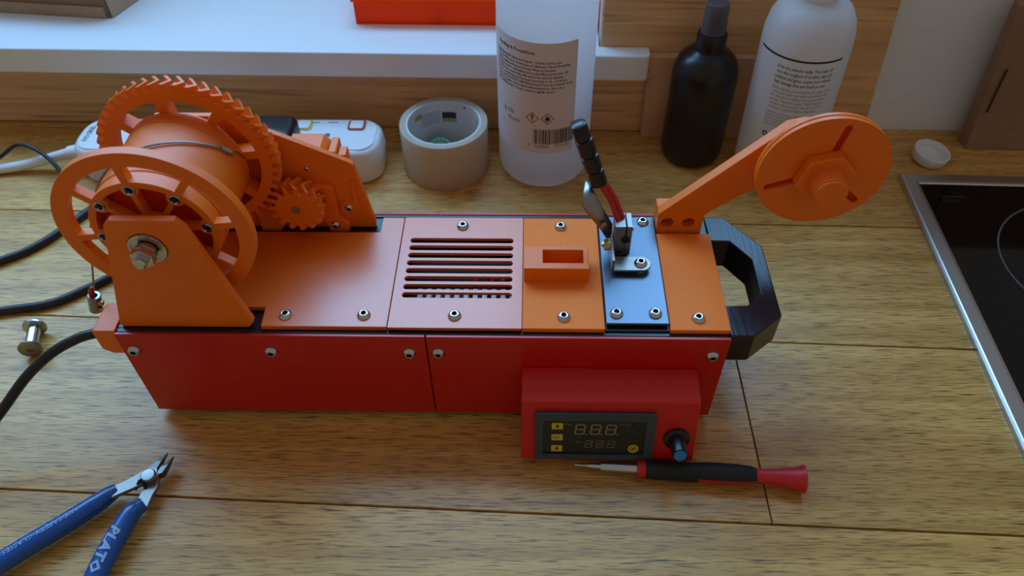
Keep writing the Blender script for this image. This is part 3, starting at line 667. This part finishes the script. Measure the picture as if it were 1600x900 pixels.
for k in range(3):
    mb = MB(VM); 
    tr = tessellate_polygon([[Vector((p[0], p[1], 0)) for p in l] for l in (circ(.0026, 16), circ(.0013, 12))]); flat = circ(.0026, 16)+circ(.0013, 12)
    wrap(mb, [(p[0]-.0275+.0062*k, p[1]) for p in flat], tr, RW+.0002, 0, .0635); mb.build('care_symbol', M_ink, wb, smooth=0)
ctext('V', .0085, -.0330, .0480, M_ink, bold=.03, R=RW+.0002, par=wb, M=VM)

# white bottle cap on the worktop
cp = MB(Matrix.Translation((.3935, .6185, .0060)) @ Matrix.Rotation(radians(5), 4, 'X') @ Matrix.Rotation(radians(6), 4, 'Y')).lathe([(0, -.0046), (.0158, -.0046), (.0166, -.0038), (.0172, .0046), (.0152, .0046), (.0146, -.0026), (0, -.0026)], 40)
zmin = min(p.z for p in cp.v); 
for p in cp.v: p.z -= zmin
tag(cp.build('bottle_cap', M_white, None, smooth=45), 'loose white plastic bottle cap lying upturned behind the hob corner', 'bottle cap')

# hob
hm = Matrix.Translation((.3550, .5912, 0)) @ Matrix.Rotation(-.0315, 4, 'Z')
hb = thing('hob', 'black glass hob with brushed steel frame set in the worktop', 'hob', (.64, .33, 0))
def hloop(d): return [(d, -.515+d), (.585-d, -.515+d), (.585-d, -d), (d, -d)]
hf = MB(hm); rg = []
for d, z in ((.0, .0004), (.0, .0040), (.0012, .0054), (.0022, .0058), (.0115, .0062), (.0140, .0058), (.0152, .0040)): rg.append([(p[0], p[1], z) for p in hloop(d)])
hf.slices(rg, cap=False); hf.build('hob_frame', M_steel_h, hb, smooth=10)
MB(hm).prism(hloop(.0150), .0004, .0046).build('hob_glass', M_glass_black, hb)
ring_ = MB(); ring_.prism([circ(.0803, 96, (.4853, .468)), circ(.0789, 96, (.4853, .468))], .0046, .00475); ring_.build('cooking_zone_ring', M_ink_grey, hb)
for s, dy in (('CERAMIC', 0), ('GLASS', -.0058)):
    v, f = text2d(s, .0045, 'LEFT', 0, 1.3); m = MB(hm); m.add([(p[0]+.0285, p[1]-.034+dy, .00468) for p in v], f); m.build('lettering', M_disp, hb, smooth=0)

# cardboard box at right
cbx = thing('cardboard_box', 'brown cardboard box standing behind the hob against the white wall', 'box', (.52, .655, 0))
q = MB(); q.slices([[(.4362, .6355, .0005), (.64, .6310, .0005), (.64, .6480, .0005), (.4350, .6525, .0005)], [(.4210, .6400, .150), (.63, .6355, .150), (.63, .6500, .150), (.4245, .6545, .150)]]); q.build('carton', M_card, cbx, bevel=.001)
MB().slices([[(.4375, .6346, .0440), (.4390, .6346, .0440), (.4390, .6352, .0440), (.4375, .6352, .0440)], [(.4368, .6362, .0900), (.4383, .6362, .0900), (.4383, .6370, .0900), (.4368, .6370, .0900)]]).build('slot_mark', M_ink, cbx)

# cardboard box on the sill
cb2 = thing('cardboard_box', 'shallow brown cardboard mailer box on the white sill, corner in view', 'box', (-.50, .80, .0976))
KM = Matrix.Translation((-.4200, .7150, .0976)) @ Matrix.Rotation(radians(-6.5), 4, 'Z')
MB(KM).box(-.30, -.0010, .0012, .135, 0, .060).build('carton', M_card, cb2, bevel=.001)
MB(KM).box(-.302, -.0040, -.0012, .0010, .0005, .0120).build('front_flap', M_card_l, cb2, bevel=.0006)
MB(KM).prism([(.0006, .001), (.0020, .001), (.030, .13), (.0006, .135)], .0005, .058).build('side_flap', M_card_l, cb2, bevel=.0005)

# orange compartment tray on the sill
ot = thing('organiser_tray', 'translucent orange compartment tray on the white window sill', 'tray', (-.05, .77, .0976))
OM = Matrix.Translation((-.1715, .7045, .0976)) @ Matrix.Rotation(-.0225, 4, 'Z')
MB(OM).box(0, .245, 0, .14, 0, .0015).build('tray_floor', M_tray, ot)
for bb in ((0, .245, 0, .0016), (0, .245, .1384, .14), (0, .0016, .0016, .1384), (.2434, .245, .0016, .1384)):
    MB(OM).box(*bb, .0015, .0260).build('tray_wall', M_tray, ot, bevel=.0004)
for x in (.080, .162): MB(OM).box(x, x+.0015, .0016, .1384, .0015, .0235).build('divider', M_tray, ot)
MB(OM).prism([[(-.002, -.002), (.247, -.002), (.247, .142), (-.002, .142)], [(.0016, .0016), (.2434, .0016), (.2434, .1384), (.0016, .1384)]], .0235, .0262).build('tray_rim', M_tray, ot, bevel=.0005)

# power strip
ps = thing('power_strip', 'white power strip with yellow and red outlined switches along the wall', 'power strip', (-.288, .606, 0))
out = rrect(-.437, -.1400, .5745, .6350, .021, 7)
def inset(P, d):
    cx = sum(p[0] for p in P)/len(P); cy = sum(p[1] for p in P)/len(P)
    return [(p[0]-d*(1 if p[0] > cx else -1), p[1]-d*(1 if p[1] > cy else -1)) for p in P]
psb = MB().slices([[(p[0], p[1], z) for p in inset(out, d)] for d, z in ((.004, 0), (.0018, .0025), (.0008, .019), (.0012, .0195), (.0012, .0202), (.0006, .0207), (.0020, .0335), (.0038, .0362), (.0065, .0372))]).build('strip_body', M_white, ps, smooth=40)
MB().prism([rrect(-.4300, -.1470, .5810, .6285, .015, 6)], .0371, .0380).build('strip_top', M_white, ps, bevel=.0004)
for x0, m_ in ((-.2272, M_yg), (-.1755, M_ink_red)):
    m_ = M_yel if x0 < -.2 else M_ink_red
    MB().prism([rrect(x0, x0+.0170, .6110, .6275, .0035), rrect(x0+.0022, x0+.0148, .6130, .6255, .0022)], .0380, .0388).build('switch_outline', m_, ps)
    MB().prism(rrect(x0+.0022, x0+.0148, .6130, .6255, .0022), .0380, .0396).build('rocker_switch', M_white, ps, bevel=.0004)
    MB().box(x0+.016+.0085*0-.0005+.0165*(1 if x0 < -.2 else -3.2), x0+.016-.0005+.0165*(1 if x0 < -.2 else -3.2)+.009, .6235, .6245, .0379, .0382).build('socket_slot', M_ink_grey, ps)
MB().box(-.1950, -.1905, .6010, .6060, .0379, .0382).build('socket_slot', M_ink_grey, ps)
v, f = text2d('HOGREL', .0072, 'CENTER', .02, .9)
PM = Matrix.Translation((-.4215, .6050, .0382)) @ Matrix.Rotation(radians(88), 4, 'Z')
m = MB(PM); m.add([(p[0], p[1], 0) for p in v], f); m.build('lettering', M_ink_grey, ps, smooth=0)
MB().tube(spline([(-.434, .6000, .0210), (-.452, .5985, .0185), (-.475, .5975, .0120), (-.510, .5930, .0060), (-.560, .5870, .0050), (-.640, .590, .0050), (-.90, .600, .0050)]), [.0056]*8+[.0050]*41, 12).build('mains_lead', M_white, ps)
MB().tube([(-.4330, .6000, .0212), (-.4480, .5990, .0195)], [.0075, .0066], 14).build('strain_relief', M_white, ps)
# black charger plugged into it
ch = thing('usb_charger', 'black plug-in charger standing on the white power strip behind the gear', 'charger', (-.25, .590, .0380))
MB().slices([[(p[0], p[1], z) for p in inset(rrect(-.272, -.2170, .5660, .6050, .006, 4), d)] for d, z in ((.001, .0384), (0, .0400), (0, .0560), (.0015, .0600), (.0045, .0618))]).build('charger_body', M_cable, ch, smooth=40)
# black cables
tag(MB().tube(spline([(-.80, .330, .0036), (-.52, .385, .0036), (-.4345, .4080, .0036), (-.3960, .4172, .0036), (-.3708, .4352, .0036), (-.3560, .4485, .0036), (-.320, .472, .0036), (-.26, .485, .0036), (-.20, .492, .0036)]), .0036, 12).build('black_cable', M_cable), 'thick black cable on the worktop passing just behind the hanging wire clamp', 'cable')
tag(MB().tube(spline([(-.80, .345, .0036), (-.54, .425, .0036), (-.4620, .4660, .0036), (-.4370, .4860, .0036), (-.4195, .5135, .0036), (-.4090, .5330, .0036), (-.395, .5500, .0036), (-.365, .5580, .0036), (-.32, .556, .0036), (-.25, .5480, .0036)]), .0036, 12).build('black_cable', M_cable), 'thick black cable curving up to the power strip behind the ring', 'cable')
tag(MB().tube(spline([(-.66, .560, .0022), (-.56, .578, .0022), (-.520, .5955, .0150), (-.502, .6040, .0240), (-.483, .5995, .0250), (-.462, .5880, .0170), (-.4450, .5720, .0060), (-.425, .556, .0022), (-.400, .5420, .0090), (-.37, .5350, .0095), (-.33, .525, .0022)]), .0020, 10).build('thin_cable', M_cable), 'thin black wire crossing over the white mains lead', 'cable')

# barrel spacer
bm_ = Matrix.Translation((-.3905, .3765, .0088)) @ Matrix.Rotation(radians(16), 4, 'Z')
sp = thing('barrel_connector', 'small steel barrel connector with two flanged ends left of the machine', 'connector', (-.3905, .3765, 0))
MB(bm_).lathe([(0, -.0118), (.0020, -.0118), (.0020, -.0128), (.0080, -.0128), (.0088, -.0118), (.0086, -.0106), (.0052, -.0100), (.0050, -.0095), (0, -.0095)], 32, 'y').build('flanged_head', M_steel_b, sp, smooth=40)
MB(bm_).lathe([(0, -.0096), (.0048, -.0096), (.0048, .0085), (.0036, .0090), (.0036, .0102), (0, .0102)], 28, 'y').build('barrel', M_steel, sp, smooth=40)
MB(bm_).lathe([(0, .0100), (.0050, .0100), (.0086, .0106), (.0088, .0118), (.0062, .0128), (.0052, .0150), (.0030, .0158), (0, .0158)], 32, 'y').build('flanged_head', M_steel, sp, smooth=40)

# flush cutters
fc = thing('side_cutters', 'flush cutters with blue grips lying open in the front left corner', 'cutters', (-.29, .225, 0))
def grip(pts, rad, name, flat=.72):
    return MB().tube(spline(pts, 8), rad, 18, flat).build(name, M_bluegrip, fc, smooth=60)
def taper(n, vals):
    out = []
    for i in range(n):
        t = i/(n-1)*(len(vals)-1); k = min(int(t), len(vals)-2); out.append(vals[k]+(vals[k+1]-vals[k])*(t-k))
    return out
g1 = [(-.2742, .2465, .0095), (-.2782, .2431, .0095), (-.2852, .2356, .0095), (-.2987, .2228, .0095), (-.3131, .2104, .0095), (-.3265, .1984, .0095), (-.3414, .1855, .0092), (-.3600, .1720, .0090)]
g2 = [(-.2536, .2370, .0090), (-.2560, .2342, .0092), (-.2591, .2297, .0095), (-.2621, .2172, .0095), (-.2647, .2031, .0095), (-.2661, .1899, .0095), (-.2671, .1703, .0092), (-.2684, .1480, .0090)]
G1 = grip(g1, taper(57, [.0046, .0058, .0068, .0072, .0072, .0072, .0070, .0062]), 'grip', .9)
G2 = grip(g2, taper(57, [.0046, .0054, .0066, .0070, .0070, .0070, .0068, .0060]), 'grip', .9)
def quadpath(c, wl_, z0, z1):
    L_, R2 = [], []
    for i, p in enumerate(c):
        a = Vector(c[max(i-1, 0)]); b = Vector(c[min(i+1, len(c)-1)]); t = (b-a).normalized(); nn = Vector((-t.y, t.x)); L_.append(Vector(p)+nn*wl_[i]); R2.append(Vector(p)-nn*wl_[i])
    return MB().prism([tuple(p) for p in L_+R2[::-1]], z0, z1)
quadpath([(-.2770, .2425), (-.2656, .2496), (-.2598, .2539), (-.2548, .2574), (-.2505, .2592)], [.0040, .0044, .0048, .0050, .0030], .0094, .0125).build('blade_arm', M_al_dark, fc, bevel=.0005)
quadpath([(-.2545, .2345), (-.2541, .2434), (-.2527, .2495), (-.2537, .2560)], [.0042, .0044, .0044, .0040], .0058, .0093).build('blade_arm', M_al_dark, fc, bevel=.0005)
def jaw(a, b, m1, m2, tip):
    q_ = MB(); q_.slices([[(a[0], a[1], .0058), (b[0], b[1], .0058), (b[0], b[1], .0122), (a[0], a[1], .0122)], [(m1[0], m1[1], .0064), (m2[0], m2[1], .0064), (m2[0], m2[1], .0112), (m1[0], m1[1], .0112)], [(tip[0]-.0002, tip[1], .0082), (tip[0]+.0002, tip[1], .0082), (tip[0]+.0002, tip[1], .0092), (tip[0]-.0002, tip[1], .0092)]]); q_.build('jaw', M_steel_d, fc, smooth=0)
jaw((-.2582, .2605), (-.2520, .2605), (-.2545, .2675), (-.2512, .2675), (-.2500, .2754))
jaw((-.2515, .2560), (-.2472, .2580), (-.2498, .2635), (-.2458, .2648), (-.2450, .2724))
MB().lathe([(0, .0124), (.0046, .0124), (.0050, .0130), (.0048, .0142), (.0042, .0147), (0, .0149)], 32, 'z', (-.2552, .2552, 0)).build('rivet', M_steel_b, fc, smooth=25)
MB().tube(spline([(-.2625, .2470, .0092), (-.2600, .2500, .0128), (-.2592, .2512, .0136), (-.2575, .2508, .0132), (-.2560, .2480, .0092)]), .0011, 8).build('return_spring', M_blkm, fc)
def griptext(s, size, pts, rad, t0, side, m_, par, bold=.02, shear=0.):
    """lay text on a grip: pts spline centre line; reading direction along it"""
    P = spline(pts, 24); L_ = [0]
    for a, b in zip(P, P[1:]): L_.append(L_[-1]+(b-a).length)
    v, f = text2d(s, size, 'LEFT', bold, 1., shear); mb = MB(); vs = []
    bm = bmesh.new(); bv = [bm.verts.new((p[0], p[1], 0)) for p in v]
    for t in f:
        try: bm.faces.new([bv[i] for i in t])
        except ValueError: pass
    for _ in range(2):
        bmesh.ops.triangulate(bm, faces=bm.faces); bmesh.ops.subdivide_edges(bm, edges=[e_ for e_ in bm.edges if e_.calc_length() > size*.12], cuts=2)
    bmesh.ops.triangulate(bm, faces=bm.faces); bm.verts.index_update()
    v = [(p.co.x, p.co.y) for p in bm.verts]; f = [tuple(q_.index for q_ in t.verts) for t in bm.faces]; bm.free()
    for u, w in v:
        l = t0+u; k = max(0, min(len(P)-2, next((i for i in range(len(L_)-1) if L_[i+1] >= l), len(P)-2)))
        a, b = P[k], P[k+1]; q_ = (l-L_[k])/max(1e-9, L_[k+1]-L_[k]); p = a.lerp(b, q_); t = (b-a).normalized()
        left = Vector((0, 0, 1)).cross(t).normalized()       # text up = left of the reading direction
        ang = (w-size*.35)/rad+side
        vs.append(p+left*(rad*sin(ang))+Vector((0, 0, 1))*(rad*.9*cos(ang)+.0004))
    mb.add(vs, f); return mb.build('lettering', m_, par, smooth=0)
griptext('USE SAFETY GLASSES', .0050, g1, .0073, .025, -.02, M_ink_white, G1, .0)
griptext('DO NOT CUT LIVE OR HARD WIRE', .0026, g1, .0073, .026, -.62, M_ink_white, G1, .0)
griptext('PLATO', .0098, g2, .0071, .021, .05, M_ink_white, G2, .04, .25)

# screwdriver
sd = thing('screwdriver', 'red and black precision screwdriver lying below the control box', 'screwdriver', (.11, .266, 0))
a_, b_ = Vector((.0330, .2715, .0060)), Vector((.1855, .2610, .0095)); ln = (b_-a_).length; dx = (b_-a_).normalized()
yv = Vector((0, 0, 1)).cross(dx).normalized(); zv = dx.cross(yv)
DM = Matrix(((dx.x, yv.x, zv.x, a_.x), (dx.y, yv.y, zv.y, a_.y), (dx.z, yv.z, zv.z, a_.z), (0, 0, 0, 1)))
MB(DM).lathe([(0, 0), (.0008, .0), (.0010, .008), (.0019, .010), (.0019, .0195), (0, .0195)], 12, 'x').build('driver_bit', M_steel, sd, smooth=40)
MB(DM).lathe([(0, .0170), (.0030, .0172), (.0036, .0182), (.0036, .0432), (0, .0432)], 28, 'x').build('bit_holder', M_steel, sd, smooth=40)
MB(DM).lathe([(0, .0420), (.0052, .0420), (.0058, .0428), (.0058, .0480), (.0052, .0500), (.0056, .0560), (.0060, .0800), (.0066, .0950), (.0064, .1080), (.0054, .1200), (.0052, .1280), (.0064, .1400), (.0082, .1500), (.0094, .1520), (.0094, .1532), (0, .1532)], 40, 'x').build('handle', M_dredprint, sd, smooth=50)
MB(DM).lathe([(.0050, .0480), (.0062, .0480), (.0064, .0560), (.0066, .0800), (.0068, .0830)], 40, 'x').build('grip_sleeve', M_blkm, sd, smooth=50)
MB(DM).lathe([(.0066, .0829), (.0070, .0850), (.0074, .0950), (.0072, .1080), (.0064, .1180), (.0054, .1215)], 30, 'x', (0, 0, 0), radians(-40), radians(160)).build('grip_pad', M_blkm, sd, smooth=50)
